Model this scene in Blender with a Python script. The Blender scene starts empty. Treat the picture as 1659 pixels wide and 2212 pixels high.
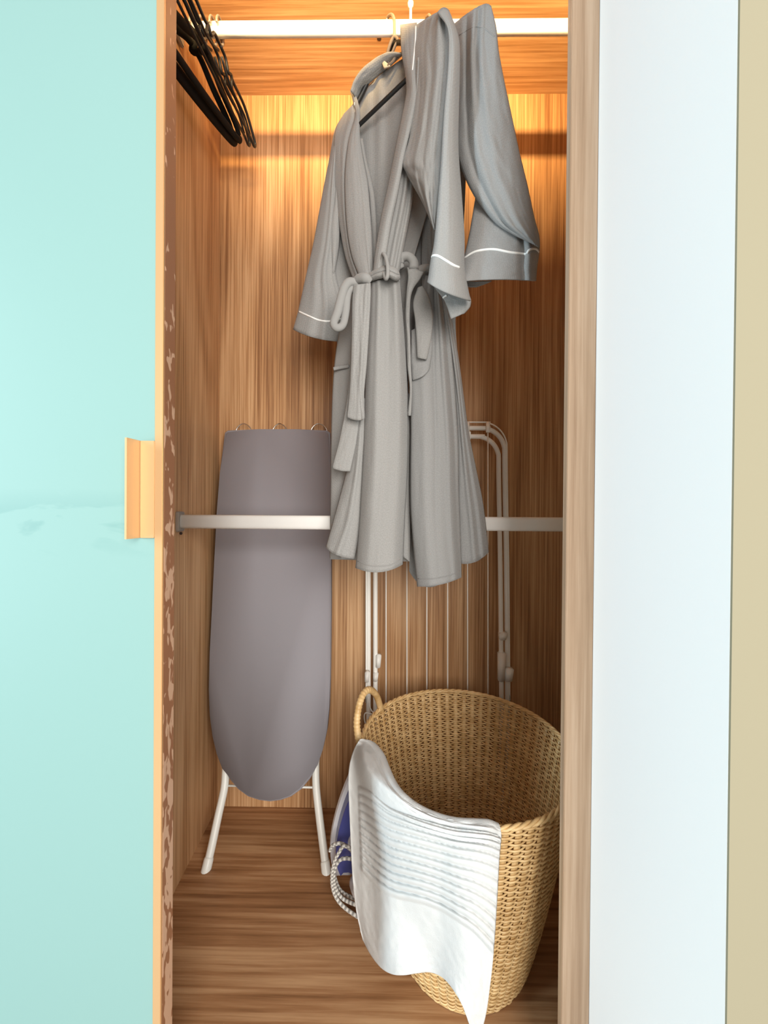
import bpy, bmesh, math, random
from mathutils import Vector, Matrix, noise
from mathutils.bvhtree import BVHTree
random.seed(7)
SC = bpy.context.scene
COL = SC.collection

# ------------------------------------------------------------------ camera
F = 830.0                                   # focal length in pixels of the 1659 x 2212 frame
CAM = Vector((0.0, 0.0, 0.845))
_ps, _th, _ro = 0.012, 0.006, 0.0075        # yaw left, pitch down, roll
fwd = Vector((-math.sin(_ps) * math.cos(_th), math.cos(_ps) * math.cos(_th), -math.sin(_th)))
_r0 = Vector((math.cos(_ps), math.sin(_ps), 0)); _u0 = _r0.cross(fwd)
rgt = _r0 * math.cos(_ro) + _u0 * math.sin(_ro)
upv = -_r0 * math.sin(_ro) + _u0 * math.cos(_ro)
cd = bpy.data.cameras.new('camera'); cam = bpy.data.objects.new('camera', cd); COL.objects.link(cam)
cd.sensor_fit = 'HORIZONTAL'; cd.sensor_width = 36.0; cd.lens = 36.0 * F / 1659.0
cd.clip_start = 0.01; cd.clip_end = 50
M3 = Matrix((rgt, upv, -fwd)).transposed().to_4x4(); M3.translation = CAM
cam.matrix_world = M3
SC.camera = cam

# ------------------------------------------------------------------ light
w = bpy.data.worlds.new('world'); SC.world = w; w.use_nodes = True
w.node_tree.nodes['Background'].inputs[0].default_value = (1.0, 0.95, 0.88, 1)
w.node_tree.nodes['Background'].inputs[1].default_value = 0.48

def area(name, loc, target, sx, sy, power, color, spread=math.pi):
    l = bpy.data.lights.new(name, 'AREA'); l.shape = 'RECTANGLE'; l.size = sx; l.size_y = sy
    l.energy = power; l.color = color; l.spread = spread
    o = bpy.data.objects.new(name, l); COL.objects.link(o); o.location = loc
    d = (Vector(target) - Vector(loc)).normalized()
    o.rotation_euler = d.to_track_quat('-Z', 'Y').to_euler()
    return o
# daylight from a tall window to the left of the camera
area('window_daylight', (-2.25, -0.56, 1.05), (0.0, 0.66, 0.95), 0.22, 1.9, 46, (0.66, 0.88, 1.0))
# soft fill added behind the camera to brighten the wardrobe inside
area('room_fill_light', (0.75, -1.8, 1.25), (0.0, 0.9, 0.85), 1.6, 1.6, 88, (1.0, 0.955, 0.90))
# warm led strip behind the header of the wardrobe
area('led_strip_light', (0.04, 0.64, 1.885), (0.04, 1.08, 1.945), 1.0, 0.016, 4.4, (1.0, 0.66, 0.28), math.radians(96))

SC.view_settings.view_transform = 'Standard'; SC.view_settings.look = 'None'
SC.view_settings.exposure = 0.12; SC.view_settings.gamma = 1.0
SC.view_settings.use_curve_mapping = False

# ------------------------------------------------------------------ helpers
def P(px, py, Y):
    d = fwd + rgt * ((px - 829.5) / F) - upv * ((py - 1106.0) / F)
    return CAM + d * (Y / d.y)

def cr(p, t):
    """Catmull-Rom through the list p (tuples/vectors), t in 0..1 over the index"""
    n = len(p) - 1
    if n == 0: return Vector(p[0])
    x = min(max(t, 0), 1) * n; i = min(int(x), n - 1); f = x - i
    a, b = Vector(p[i]), Vector(p[i + 1])
    z = Vector(p[i - 1]) if i > 0 else a * 2 - b
    c = Vector(p[i + 2]) if i + 2 <= n else b * 2 - a
    return 0.5 * ((2 * a) + (b - z) * f + (2 * z - 5 * a + 4 * b - c) * f * f + (3 * a - z - 3 * b + c) * f ** 3)

def tag(o, label, cat=None, group=None, kind=None):
    o['label'] = label
    if cat: o['category'] = cat
    if group: o['group'] = group
    if kind: o['kind'] = kind
    return o

def thing(name, loc, label, cat, group=None, kind=None):
    o = bpy.data.objects.new(name, None); COL.objects.link(o); o.location = loc
    o.empty_display_size = 0.02
    return tag(o, label, cat, group, kind)

def link(name, me, mat, parent=None, smooth=True):
    o = bpy.data.objects.new(name, me); COL.objects.link(o)
    if mat: me.materials.append(mat)
    if smooth:
        for p in me.polygons: p.use_smooth = True
    if parent:
        o.parent = parent
        top = parent; off = Vector(parent.location)
        while top.parent: top = top.parent; off = off + top.location
        o.matrix_parent_inverse = Matrix.Translation(-off) if parent.type == 'EMPTY' else Matrix.Identity(4)
    return o

def from_bm(name, bm, mat, parent=None, smooth=False):
    bmesh.ops.recalc_face_normals(bm, faces=bm.faces[:])
    me = bpy.data.meshes.new(name); bm.to_mesh(me); bm.free()
    return link(name, me, mat, parent, smooth)

def box(name, x0, x1, y0, y1, z0, z1, mat, parent=None, bevel=0.0):
    bm = bmesh.new(); bmesh.ops.create_cube(bm, size=1)
    for v in bm.verts:
        v.co = Vector((x0 + (v.co.x + .5) * (x1 - x0), y0 + (v.co.y + .5) * (y1 - y0), z0 + (v.co.z + .5) * (z1 - z0)))
    if bevel: bmesh.ops.bevel(bm, geom=bm.edges[:], offset=bevel, segments=2, affect='EDGES')
    return from_bm(name, bm, mat, parent)

def prism(name, ring, vec, mat, parent=None, bevel=0.0, segs=3, smooth=True):
    """closed outline (list of Vectors) extruded along vec, edges rounded"""
    bm = bmesh.new()
    a = [bm.verts.new(p) for p in ring]; b = [bm.verts.new(p + vec) for p in ring]
    bm.faces.new(a); bm.faces.new(b[::-1]); n = len(ring)
    for i in range(n): bm.faces.new((a[i], b[i], b[(i + 1) % n], a[(i + 1) % n]))
    if bevel:
        sa, sb = set(a), set(b)
        es = [e for e in bm.edges if (e.verts[0] in sa and e.verts[1] in sa) or (e.verts[0] in sb and e.verts[1] in sb)]
        bmesh.ops.bevel(bm, geom=es, offset=bevel, segments=segs, affect='EDGES')
    return from_bm(name, bm, mat, parent, smooth)

def grid_mesh(name, pts, mat, parent, uvs=None, closed_u=False, thick=0.0, caps=False):
    """pts[v][u] -> mesh"""
    nv, nu = len(pts), len(pts[0])
    verts = [p for row in pts for p in row]; faces = []; fu = []
    for j in range(nv - 1):
        for i in range(nu if closed_u else nu - 1):
            i2 = (i + 1) % nu
            faces.append((j * nu + i, j * nu + i2, (j + 1) * nu + i2, (j + 1) * nu + i))
            fu.append(((j, i), (j, i + 1), (j + 1, i + 1), (j + 1, i)))
    if caps:
        faces.append(tuple(range(nu))[::-1]); fu.append(None)
        faces.append(tuple((nv - 1) * nu + i for i in range(nu))); fu.append(None)
    me = bpy.data.meshes.new(name); me.from_pydata(verts, [], faces)
    if uvs:
        ul = me.uv_layers.new(name='UVMap'); k = 0
        for f in fu:
            if f is None:
                for _ in range(nu): ul.data[k].uv = (0, 0); k += 1
            else:
                for (j, i) in f: ul.data[k].uv = uvs(i, j); k += 1
    me.update()
    o = link(name, me, mat, parent)
    if thick:
        m = o.modifiers.new('thickness', 'SOLIDIFY'); m.thickness = thick; m.offset = 0
    return o

def tube(name, pts, r, mat, parent=None, sides=10, sub=6, closed=False, flat=None, wob=None, caps=True):
    """swept tube through pts (Vectors); r scalar or list; flat=(Vector axis, factor) squashes the section"""
    n = len(pts)
    if sub > 1:
        cp = list(pts)
        if closed: cp = [pts[-1]] + list(pts) + [pts[0], pts[1]]
        cen = []
        m = (n if closed else n - 1) * sub
        for k in range(m + (0 if closed else 1)):
            t = k / sub
            if closed: cen.append(cr(cp, (t + 1) / (len(cp) - 1)))
            else: cen.append(cr(cp, t / (n - 1)))
    else: cen = [Vector(p) for p in pts]
    N = len(cen); rr = []
    for k in range(N):
        if isinstance(r, (list, tuple)):
            x = k / max(1, N - 1) * (len(r) - 1); i = min(int(x), len(r) - 2); rr.append(r[i] + (r[i + 1] - r[i]) * (x - i))
        else: rr.append(r)
    rows = []; nrm = None; L = 0; Ls = []
    for k in range(N):
        a = cen[k - 1] if (k > 0 or closed) else cen[k]
        b = cen[(k + 1) % N] if (k < N - 1 or closed) else cen[k]
        t = (b - a).normalized()
        if nrm is None:
            nrm = t.orthogonal().normalized()
        nrm = (nrm - t * nrm.dot(t)).normalized()
        bi = t.cross(nrm)
        if k: L += (cen[k] - cen[k - 1]).length
        Ls.append(L)
        rad = rr[k] * (wob(L) if wob else 1)
        row = []
        for s in range(sides):
            an = 2 * math.pi * s / sides
            o = (nrm * math.cos(an) + bi * math.sin(an)) * rad
            if flat:
                ax = flat[0]; o = o - ax * (o.dot(ax) * (1 - flat[1]))
            row.append(cen[k] + o)
        rows.append(row)
    if closed:
        rows.append(rows[0])
        # match twist of the last ring to the first
        Ls.append(L)
        best = min(range(sides), key=lambda q: (rows[-2][0] - rows[0][q]).length)
        rows[-1] = [rows[0][(s + best) % sides] for s in range(sides)]
    return grid_mesh(name, rows, mat, parent, uvs=lambda i, j: (i / sides, Ls[j] * 20), closed_u=True, caps=(caps and not closed))

def join(name, objs, parent=None, kind=None):
    """joins mesh objects built above into one"""
    bm = bmesh.new()
    mats = objs[0].data.materials[0]
    for o in objs:
        bm.from_mesh(o.data)
        bpy.data.objects.remove(o)
    me = bpy.data.meshes.new(name); bm.to_mesh(me); bm.free()
    o = link(name, me, mats, parent)
    if kind: o['kind'] = kind
    return o

def patch(name, L, R, mat, parent, bulge=0.012, folds=(), mid=None, closed=False, nu=30, nv=56, pw=0.6, wr=0.0008, thick=0.0026, ribs=None):
    """cloth between two edge curves given as (px, py, depth); rows run from L to R"""
    sd = random.random() * 50
    def lc(p, t): return cr(p, t)
    M = None
    if mid is not None:
        n = max(len(L), len(R)); M = []
        for k in range(n):
            a, b = cr(L, k / (n - 1)), cr(R, k / (n - 1)); c = (a + b) / 2
            if k in mid:
                q = mid[k]; c = Vector((q[0], q[1], q[2] if len(q) > 2 else c.z))
            M.append(c)
    uu = [k / (nu - 1) for k in range(nu)]
    if closed: uu = uu + uu[-2:0:-1]
    rows = []
    for j in range(nv):
        v = j / (nv - 1)
        a, b = lc(L, v), lc(R, v); m = lc(M, v) if M else (a + b) / 2
        bg = bulge if not isinstance(bulge, (list, tuple)) else cr([(x, 0, 0) for x in bulge], v).x
        row = []
        for i, u in enumerate(uu):
            q = a * (1 - u) * (1 - 2 * u) + m * 4 * u * (1 - u) + b * u * (2 * u - 1)
            s = math.sin(math.pi * u); pr = max(s, 0) ** pw
            back = closed and i >= nu
            d = -bg * pr if not back else bg * pr * 0.8
            for (u0, u1, wd, a0, a1) in folds:
                uc = u0 + (u1 - u0) * v
                d -= (a0 + (a1 - a0) * v) * math.exp(-((u - uc) / wd) ** 2) * (1 if not back else -.6)
            d += wr * noise.noise(Vector((u * 5 + sd, v * 9, sd))) + wr * .7 * noise.noise(Vector((u * 14 + sd, v * 16, sd)))
            if ribs: d -= ribs(u, v)
            row.append(P(q.x, q.y, q.z + d))
        rows.append(row)
    jm = nv // 2
    wid = sum((rows[jm][i + 1] - rows[jm][i]).length for i in range(nu - 1))
    hei = sum((rows[j + 1][nu // 2] - rows[j][nu // 2]).length for j in range(nv - 1))
    return grid_mesh(name, rows, mat, parent, uvs=lambda i, j: (i / (nu - 1) * wid, j / (nv - 1) * hei), closed_u=closed, thick=thick)

# ------------------------------------------------------------------ materials
def new_mat(name):
    m = bpy.data.materials.new(name); m.use_nodes = True
    nt = m.node_tree; b = nt.nodes['Principled BSDF']
    return m, nt, b
def N(nt, t, **kw):
    n = nt.nodes.new(t)
    for k, v in kw.items():
        if k in n.inputs: n.inputs[k].default_value = v
        else: setattr(n, k, v)
    return n
def simple(name, col, rough=0.5, metal=0.0, **kw):
    m, nt, b = new_mat(name)
    b.inputs['Base Color'].default_value = (*col, 1); b.inputs['Roughness'].default_value = rough; b.inputs['Metallic'].default_value = metal
    for k, v in kw.items(): b.inputs[k.replace('_', ' ')].default_value = v
    # faint procedural unevenness
    tc = N(nt, 'ShaderNodeTexCoord'); nz = N(nt, 'ShaderNodeTexNoise', Scale=60.0, Detail=3.0)
    nt.links.new(tc.outputs['Object'], nz.inputs['Vector'])
    bp = N(nt, 'ShaderNodeBump', Strength=0.04, Distance=0.002)
    nt.links.new(nz.outputs['Fac'], bp.inputs['Height']); nt.links.new(bp.outputs['Normal'], b.inputs['Normal'])
    return m
def ramp(nt, stops):
    r = N(nt, 'ShaderNodeValToRGB'); e = r.color_ramp.elements
    while len(e) < len(stops): e.new(0.5)
    for k, (p, c) in enumerate(stops): e[k].position = p; e[k].color = (*c, 1)
    return r

def wood(name, grain, dark, midc, light, rough=0.42, seed=0.0, fine=230.0, scale=1.0):
    """grain: 'Z' or 'X' = direction of the grain"""
    m, nt, b = new_mat(name); lk = nt.links.new
    tc = N(nt, 'ShaderNodeTexCoord')
    def mapped(sa, sl):
        mp = N(nt, 'ShaderNodeMapping')
        mp.inputs['Scale'].default_value = (sa, sa, sl) if grain == 'Z' else (sl, sa, sa)
        mp.inputs['Location'].default_value = (seed, seed * .7, seed * .3)
        lk(tc.outputs['Object'], mp.inputs['Vector']); return mp.outputs[0]
    big = N(nt, 'ShaderNodeTexNoise', Scale=1.0, Detail=2.5, Roughness=0.5, Distortion=0.25); lk(mapped(6 * scale, 0.5), big.inputs['Vector'])
    fin = N(nt, 'ShaderNodeTexNoise', Scale=1.0, Detail=5.0, Roughness=0.65); lk(mapped(fine, 2.6), fin.inputs['Vector'])
    # growth rings: sine of the broad noise gives cathedral bands
    mul = N(nt, 'ShaderNodeMath', operation='MULTIPLY'); lk(big.outputs['Fac'], mul.inputs[0]); mul.inputs[1].default_value = 46.0
    sn = N(nt, 'ShaderNodeMath', operation='SINE'); lk(mul.outputs[0], sn.inputs[0])
    s2 = N(nt, 'ShaderNodeMath', operation='MULTIPLY_ADD'); lk(sn.outputs[0], s2.inputs[0]); s2.inputs[1].default_value = 0.05; s2.inputs[2].default_value = 0.0
    a1 = N(nt, 'ShaderNodeMath', operation='MULTIPLY_ADD'); lk(fin.outputs['Fac'], a1.inputs[0]); a1.inputs[1].default_value = 0.85; lk(s2.outputs[0], a1.inputs[2])
    a2 = N(nt, 'ShaderNodeMath', operation='MULTIPLY_ADD'); lk(big.outputs['Fac'], a2.inputs[0]); a2.inputs[1].default_value = 0.35; lk(a1.outputs[0], a2.inputs[2])
    r = ramp(nt, [(0.40, dark), (0.57, midc), (0.76, light)]); lk(a2.outputs[0], r.inputs[0])
    lk(r.outputs[0], b.inputs['Base Color']); b.inputs['Roughness'].default_value = rough
    b.inputs['Specular IOR Level'].default_value = 0.3
    bp = N(nt, 'ShaderNodeBump', Strength=0.12, Distance=0.001); lk(fin.outputs['Fac'], bp.inputs['Height']); lk(bp.outputs[0], b.inputs['Normal'])
    return m

WD, WM, WL = (0.23, 0.105, 0.044), (0.44, 0.238, 0.108), (0.64, 0.40, 0.215)
M_back = wood('wood_vertical_grain', 'Z', WD, WM, WL, seed=1.3)
M_left = wood('wood_side_grain', 'Z', WD, WM, WL, seed=4.1)
M_ceil = wood('wood_ceiling_grain', 'X', WD, WM, WL, seed=2.2, fine=130)
M_floor = wood('wood_floor_grain', 'X', (0.20, 0.09, 0.036), (0.36, 0.18, 0.08), (0.54, 0.32, 0.165), seed=7.7, fine=90)
M_stile = wood('wood_pale_stile', 'Z', (0.32, 0.20, 0.12), (0.42, 0.28, 0.18), (0.53, 0.38, 0.265), seed=9.0, fine=120)
M_white = simple('white_wall_paint', (0.93, 0.93, 0.92), 0.8)
M_beige = simple('beige_wall_paint', (0.275, 0.25, 0.17), 0.85)
M_tile = simple('room_floor_tile', (0.55, 0.53, 0.5), 0.4)
M_alu = simple('brushed_aluminium', (0.95, 0.945, 0.92), 0.4, 0.0)
M_chrome = simple('chrome', (0.8, 0.78, 0.75), 0.12, 1.0)
M_steel = simple('grey_steel', (0.33, 0.29, 0.25), 0.4, 0.5)
M_black = simple('black_plastic', (0.010, 0.010, 0.010), 0.5)
M_velvet = simple('black_hanger_body', (0.004, 0.004, 0.004), 0.8, Specular_IOR_Level=0.2)
M_cream = simple('cream_painted_tube', (0.94, 0.93, 0.88), 0.4)
M_whitetube = simple('white_painted_tube', (0.84, 0.85, 0.80), 0.35)
M_hole = simple('dark_hole', (0.03, 0.012, 0.005), 0.8)
M_pipe = simple('white_piping_cord', (0.88, 0.88, 0.86), 0.7)
M_tagm = simple('pale_label', (0.62, 0.52, 0.38), 0.7)
M_strap = simple('brown_grey_strap', (0.17, 0.13, 0.10), 0.8)
M_plast = simple('white_iron_plastic', (0.78, 0.80, 0.86), 0.3)
M_blue = simple('blue_translucent_plastic', (0.085, 0.10, 0.34), 0.18)
M_copper = simple('rose_gold_aluminium', (0.74, 0.46, 0.23), 0.38, 0.55)
M_handle = simple('rose_gold_handle', (0.70, 0.45, 0.23), 0.42, 0.35)

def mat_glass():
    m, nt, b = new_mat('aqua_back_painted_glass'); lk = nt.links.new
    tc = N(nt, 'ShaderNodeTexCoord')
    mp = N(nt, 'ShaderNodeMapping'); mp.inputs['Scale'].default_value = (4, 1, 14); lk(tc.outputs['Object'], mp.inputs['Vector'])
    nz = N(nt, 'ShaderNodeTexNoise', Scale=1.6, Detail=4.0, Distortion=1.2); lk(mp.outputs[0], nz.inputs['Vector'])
    # faint reflection painted into the colour, only in a band at hand height
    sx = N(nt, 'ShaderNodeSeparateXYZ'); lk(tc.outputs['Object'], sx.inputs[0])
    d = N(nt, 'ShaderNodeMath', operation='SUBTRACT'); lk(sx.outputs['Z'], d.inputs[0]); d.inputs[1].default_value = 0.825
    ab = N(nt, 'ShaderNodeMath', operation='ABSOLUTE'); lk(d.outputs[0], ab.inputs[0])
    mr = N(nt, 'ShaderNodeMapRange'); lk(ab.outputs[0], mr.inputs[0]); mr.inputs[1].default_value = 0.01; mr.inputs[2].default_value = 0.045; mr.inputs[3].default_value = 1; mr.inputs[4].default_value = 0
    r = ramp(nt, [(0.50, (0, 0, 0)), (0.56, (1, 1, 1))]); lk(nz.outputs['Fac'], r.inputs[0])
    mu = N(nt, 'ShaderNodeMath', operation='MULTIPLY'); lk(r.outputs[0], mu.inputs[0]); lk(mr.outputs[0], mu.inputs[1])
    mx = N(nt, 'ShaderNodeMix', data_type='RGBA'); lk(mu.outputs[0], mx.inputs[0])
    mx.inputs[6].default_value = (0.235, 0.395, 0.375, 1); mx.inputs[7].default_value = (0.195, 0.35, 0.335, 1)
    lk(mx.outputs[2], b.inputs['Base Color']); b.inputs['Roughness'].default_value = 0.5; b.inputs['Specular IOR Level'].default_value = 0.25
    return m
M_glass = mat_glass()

def mat_edge():
    """bronze door edge, its coating worn through in spots below the top quarter"""
    m, nt, b = new_mat('worn_bronze_edge'); lk = nt.links.new
    tc = N(nt, 'ShaderNodeTexCoord')
    mp = N(nt, 'ShaderNodeMapping'); mp.inputs['Scale'].default_value = (1, 110, 42); lk(tc.outputs['Object'], mp.inputs['Vector'])
    nz = N(nt, 'ShaderNodeTexNoise', Scale=1.0, Detail=1.5, Distortion=0.5); lk(mp.outputs[0], nz.inputs['Vector'])
    sx = N(nt, 'ShaderNodeSeparateXYZ'); lk(tc.outputs['Object'], sx.inputs[0])
    mr = N(nt, 'ShaderNodeMapRange'); lk(sx.outputs['Z'], mr.inputs[0]); mr.inputs[1].default_value = 0.25; mr.inputs[2].default_value = 1.28; mr.inputs[3].default_value = 0.08; mr.inputs[4].default_value = -0.16
    ad = N(nt, 'ShaderNodeMath', operation='ADD'); lk(nz.outputs['Fac'], ad.inputs[0]); lk(mr.outputs[0], ad.inputs[1])
    r = ramp(nt, [(0.50, (0, 0, 0)), (0.53, (1, 1, 1))]); lk(ad.outputs[0], r.inputs[0])
    mx = N(nt, 'ShaderNodeMix', data_type='RGBA'); lk(r.outputs[0], mx.inputs[0])
    mx.inputs[6].default_value = (0.33, 0.15, 0.075, 1); mx.inputs[7].default_value = (0.66, 0.42, 0.28, 1)
    lk(mx.outputs[2], b.inputs['Base Color']); b.inputs['Roughness'].default_value = 0.4; b.inputs['Metallic'].default_value = 0.25
    return m
M_edge = mat_edge()

def mat_waffle(name, col, cell=0.0042, strength=0.35):
    m, nt, b = new_mat(name); lk = nt.links.new
    uv = N(nt, 'ShaderNodeUVMap'); sp = N(nt, 'ShaderNodeSeparateXYZ'); lk(uv.outputs[0], sp.inputs[0])
    def s(o):
        q = N(nt, 'ShaderNodeMath', operation='MULTIPLY'); lk(o, q.inputs[0]); q.inputs[1].default_value = 2 * math.pi / cell
        t = N(nt, 'ShaderNodeMath', operation='SINE'); lk(q.outputs[0], t.inputs[0]); return t.outputs[0]
    mm = N(nt, 'ShaderNodeMath', operation='MAXIMUM'); lk(s(sp.outputs['X']), mm.inputs[0]); lk(s(sp.outputs['Y']), mm.inputs[1])
    nz = N(nt, 'ShaderNodeTexNoise', Scale=420.0, Detail=2.0); lk(uv.outputs[0], nz.inputs['Vector'])
    ad = N(nt, 'ShaderNodeMath', operation='ADD'); lk(mm.outputs[0], ad.inputs[0]); lk(nz.outputs['Fac'], ad.inputs[1])
    bp = N(nt, 'ShaderNodeBump', Strength=strength, Distance=0.0007); lk(ad.outputs[0], bp.inputs['Height']); lk(bp.outputs[0], b.inputs['Normal'])
    n2 = N(nt, 'ShaderNodeTexNoise', Scale=420.0, Detail=2.0); lk(uv.outputs[0], n2.inputs['Vector'])
    r = ramp(nt, [(0.3, tuple(c * .90 for c in col)), (0.7, tuple(c * 1.09 for c in col))]); lk(n2.outputs['Fac'], r.inputs[0])
    lk(r.outputs[0], b.inputs['Base Color']); b.inputs['Roughness'].default_value = 0.9
    b.inputs['Specular IOR Level'].default_value = 0.15
    b.inputs['Sheen Weight'].default_value = 0.15
    return m
M_robe = mat_waffle('grey_waffle_cotton', (0.295, 0.29, 0.28), strength=0.17)
M_robe2 = mat_waffle('grey_waffle_cotton_second', (0.295, 0.293, 0.288), strength=0.17)
M_belt = mat_waffle('grey_waffle_sash', (0.30, 0.294, 0.283), 0.004, 0.14)

def mat_cloth(name, col, sc, st, dist):
    m, nt, b = new_mat(name); lk = nt.links.new
    tc = N(nt, 'ShaderNodeTexCoord'); nz = N(nt, 'ShaderNodeTexNoise', Scale=sc, Detail=4.0, Roughness=0.7); lk(tc.outputs['Object'], nz.inputs['Vector'])
    bp = N(nt, 'ShaderNodeBump', Strength=st, Distance=dist); lk(nz.outputs['Fac'], bp.inputs['Height']); lk(bp.outputs[0], b.inputs['Normal'])
    b.inputs['Base Color'].default_value = (*col, 1); b.inputs['Roughness'].default_value = 0.95; b.inputs['Specular IOR Level'].default_value = 0.1
    return m
M_terry = mat_cloth('white_terry', (0.62, 0.625, 0.615), 420, 0.5, 0.0012)
M_board = mat_cloth('grey_board_cover', (0.278, 0.268, 0.292), 700, 0.25, 0.0005)

def mat_rattan(name, c0, c1):
    m, nt, b = new_mat(name); lk = nt.links.new
    tc = N(nt, 'ShaderNodeTexCoord'); nz = N(nt, 'ShaderNodeTexNoise', Scale=55.0, Detail=4.0); lk(tc.outputs['Object'], nz.inputs['Vector'])
    r = ramp(nt, [(0.35, c0), (0.68, c1)]); lk(nz.outputs['Fac'], r.inputs[0]); lk(r.outputs[0], b.inputs['Base Color'])
    b.inputs['Roughness'].default_value = 0.42
    return m
M_rattan = mat_rattan('rattan_weave', (0.60, 0.38, 0.16), (0.84, 0.60, 0.30))
M_stake = mat_rattan('rattan_stake', (0.56, 0.35, 0.14), (0.76, 0.53, 0.26))

def mat_cord():
    m, nt, b = new_mat('braided_cord'); lk = nt.links.new
    uv = N(nt, 'ShaderNodeUVMap'); mp = N(nt, 'ShaderNodeMapping'); mp.inputs['Scale'].default_value = (3, 11, 1); lk(uv.outputs[0], mp.inputs['Vector'])
    ck = N(nt, 'ShaderNodeTexChecker', Scale=1.0); lk(mp.outputs[0], ck.inputs['Vector'])
    ck.inputs[1].default_value = (0.72, 0.71, 0.66, 1); ck.inputs[2].default_value = (0.30, 0.29, 0.27, 1)
    lk(ck.outputs[0], b.inputs['Base Color']); b.inputs['Roughness'].default_value = 0.8
    return m
M_cord = mat_cord()

# ------------------------------------------------------------------ the setting
YB = 1.08                     # back wall
ZC = 2.004                    # wardrobe ceiling
tag(box('wall_back', -0.62, 0.64, YB, YB + 0.02, -0.02, ZC + 0.03, M_back), 'brown wood grain panel at the back of the wardrobe', 'wall', kind='structure')
# left side panel (slightly splayed)
bm = bmesh.new()
q = [(-0.4795, YB), (-0.448, 0.53), (-0.468, 0.53), (-0.4995, YB)]
lo = [bm.verts.new((x, y, -0.02)) for x, y in q]; hi = [bm.verts.new((x, y, ZC)) for x, y in q]
bm.faces.new(lo[::-1]); bm.faces.new(hi)
for i in range(4): bm.faces.new((lo[i], lo[(i + 1) % 4], hi[(i + 1) % 4], hi[i]))
tag(from_bm('wall_left', bm, M_left), 'brown wood side panel at the left inside the wardrobe', 'wall', kind='structure')
tag(box('wall_right', 0.575, 0.595, 0.5235, YB, -0.02, ZC, M_left), 'brown wood side panel at the right inside the wardrobe', 'wall', kind='structure')
ceil = tag(box('ceiling', -0.62, 0.64, 0.50, YB, ZC, ZC + 0.02, M_ceil), 'wooden wardrobe ceiling panel with horizontal grain', 'ceiling', kind='structure')
tag(box('floor', -0.62, 0.64, 0.47, YB, -0.02, 0.0, M_floor), 'wooden wardrobe floor panel with horizontal grain', 'floor', kind='structure')
tag(box('floor_room', -2.6, 2.2, -3.0, YB, -0.12, -0.10, M_tile), 'pale room floor in front of the wardrobe', 'floor', kind='structure')
box('floor_plinth', -0.62, 0.64, 0.49, 0.51, -0.10, -0.02, M_floor, None)
tag(bpy.data.objects['floor_plinth'], 'wooden plinth under the wardrobe floor', 'floor', kind='structure')
tag(box('trim_1', 0.2352, 0.2715, 0.510, 0.5222, -0.10, 2.4, M_stile, bevel=0.0008), 'pale wood vertical stile beside the white wall', 'trim', kind='structure')
tag(box('trim_2', -0.62, 0.2352, 0.522, 0.545, 1.905, 2.4, M_stile), 'pale wood header over the wardrobe opening', 'trim', kind='structure')
tag(box('wall_front', 0.2717, 0.30, 0.308, 0.5225, -0.10, 2.4, M_white), 'white side of the wall right of the wardrobe opening', 'wall', kind='structure')
tag(box('wall_side', 0.2719, 2.2, 0.3062, 0.3079, -0.10, 2.4, M_beige), 'beige painted wall at the right edge', 'wall', kind='structure')
# dark fixing holes in the ceiling
for nm, px, py in (('fixing_hole', 480, 88), ('fixing_hole', 819, 82)):
    zc = ZC; 
    d = fwd + rgt * ((px - 829.5) / F) - upv * ((py - 1106.0) / F); pt = CAM + d * ((zc - CAM.z) / d.z)
    o = box(nm, pt.x - .005, pt.x + .005, pt.y - .005, pt.y + .005, ZC - 0.0012, ZC + 0.004, M_hole, bevel=0.001)
    o.parent = ceil

# sliding door at the left: aqua glass in a rose-gold frame
DF, DB = 0.490, 0.518
xr_f = -0.2905
door = thing('door_1', (xr_f - 0.4, DF, -0.05), 'sliding door of aqua back-painted glass in a rose gold frame', 'door', kind='structure')
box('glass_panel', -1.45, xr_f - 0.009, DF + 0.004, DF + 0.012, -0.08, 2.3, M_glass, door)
box('frame_stile', xr_f - 0.0105, xr_f, DF, DF + 0.004, -0.08, 2.3, M_copper, door, bevel=0.0006)
box('frame_edge', xr_f - 0.012, xr_f, DF + 0.0041, DB, -0.08, 2.3, M_edge, door, bevel=0.0005)
# handle: flange on the glass and a lip that stands out
z0, z1 = P(305, 1162, DF).z, P(305, 952, DF).z
hx0, hx1 = P(303, 1050, DF).x, xr_f - 0.0106
hn = box('door_handle', hx0, hx1, DF - 0.0005, DF + 0.0035, z0, z1, M_handle, door, bevel=0.0006)
lip = []
for (x, y) in ((hx0, DF + .003), (hx0 - 0.0012, DF - 0.012), (hx0 - 0.0025, DF - 0.022), (hx0 - 0.0050, DF - 0.022), (hx0 - 0.004, DF - 0.010), (hx0 - 0.0025, DF + .003)):
    lip.append(Vector((x, y, z0)))
prism('handle_lip', lip, Vector((0, 0, z1 - z0)), M_handle, None, smooth=False).parent = hn
bpy.data.objects['handle_lip'].matrix_parent_inverse = Matrix.Identity(4)

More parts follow.
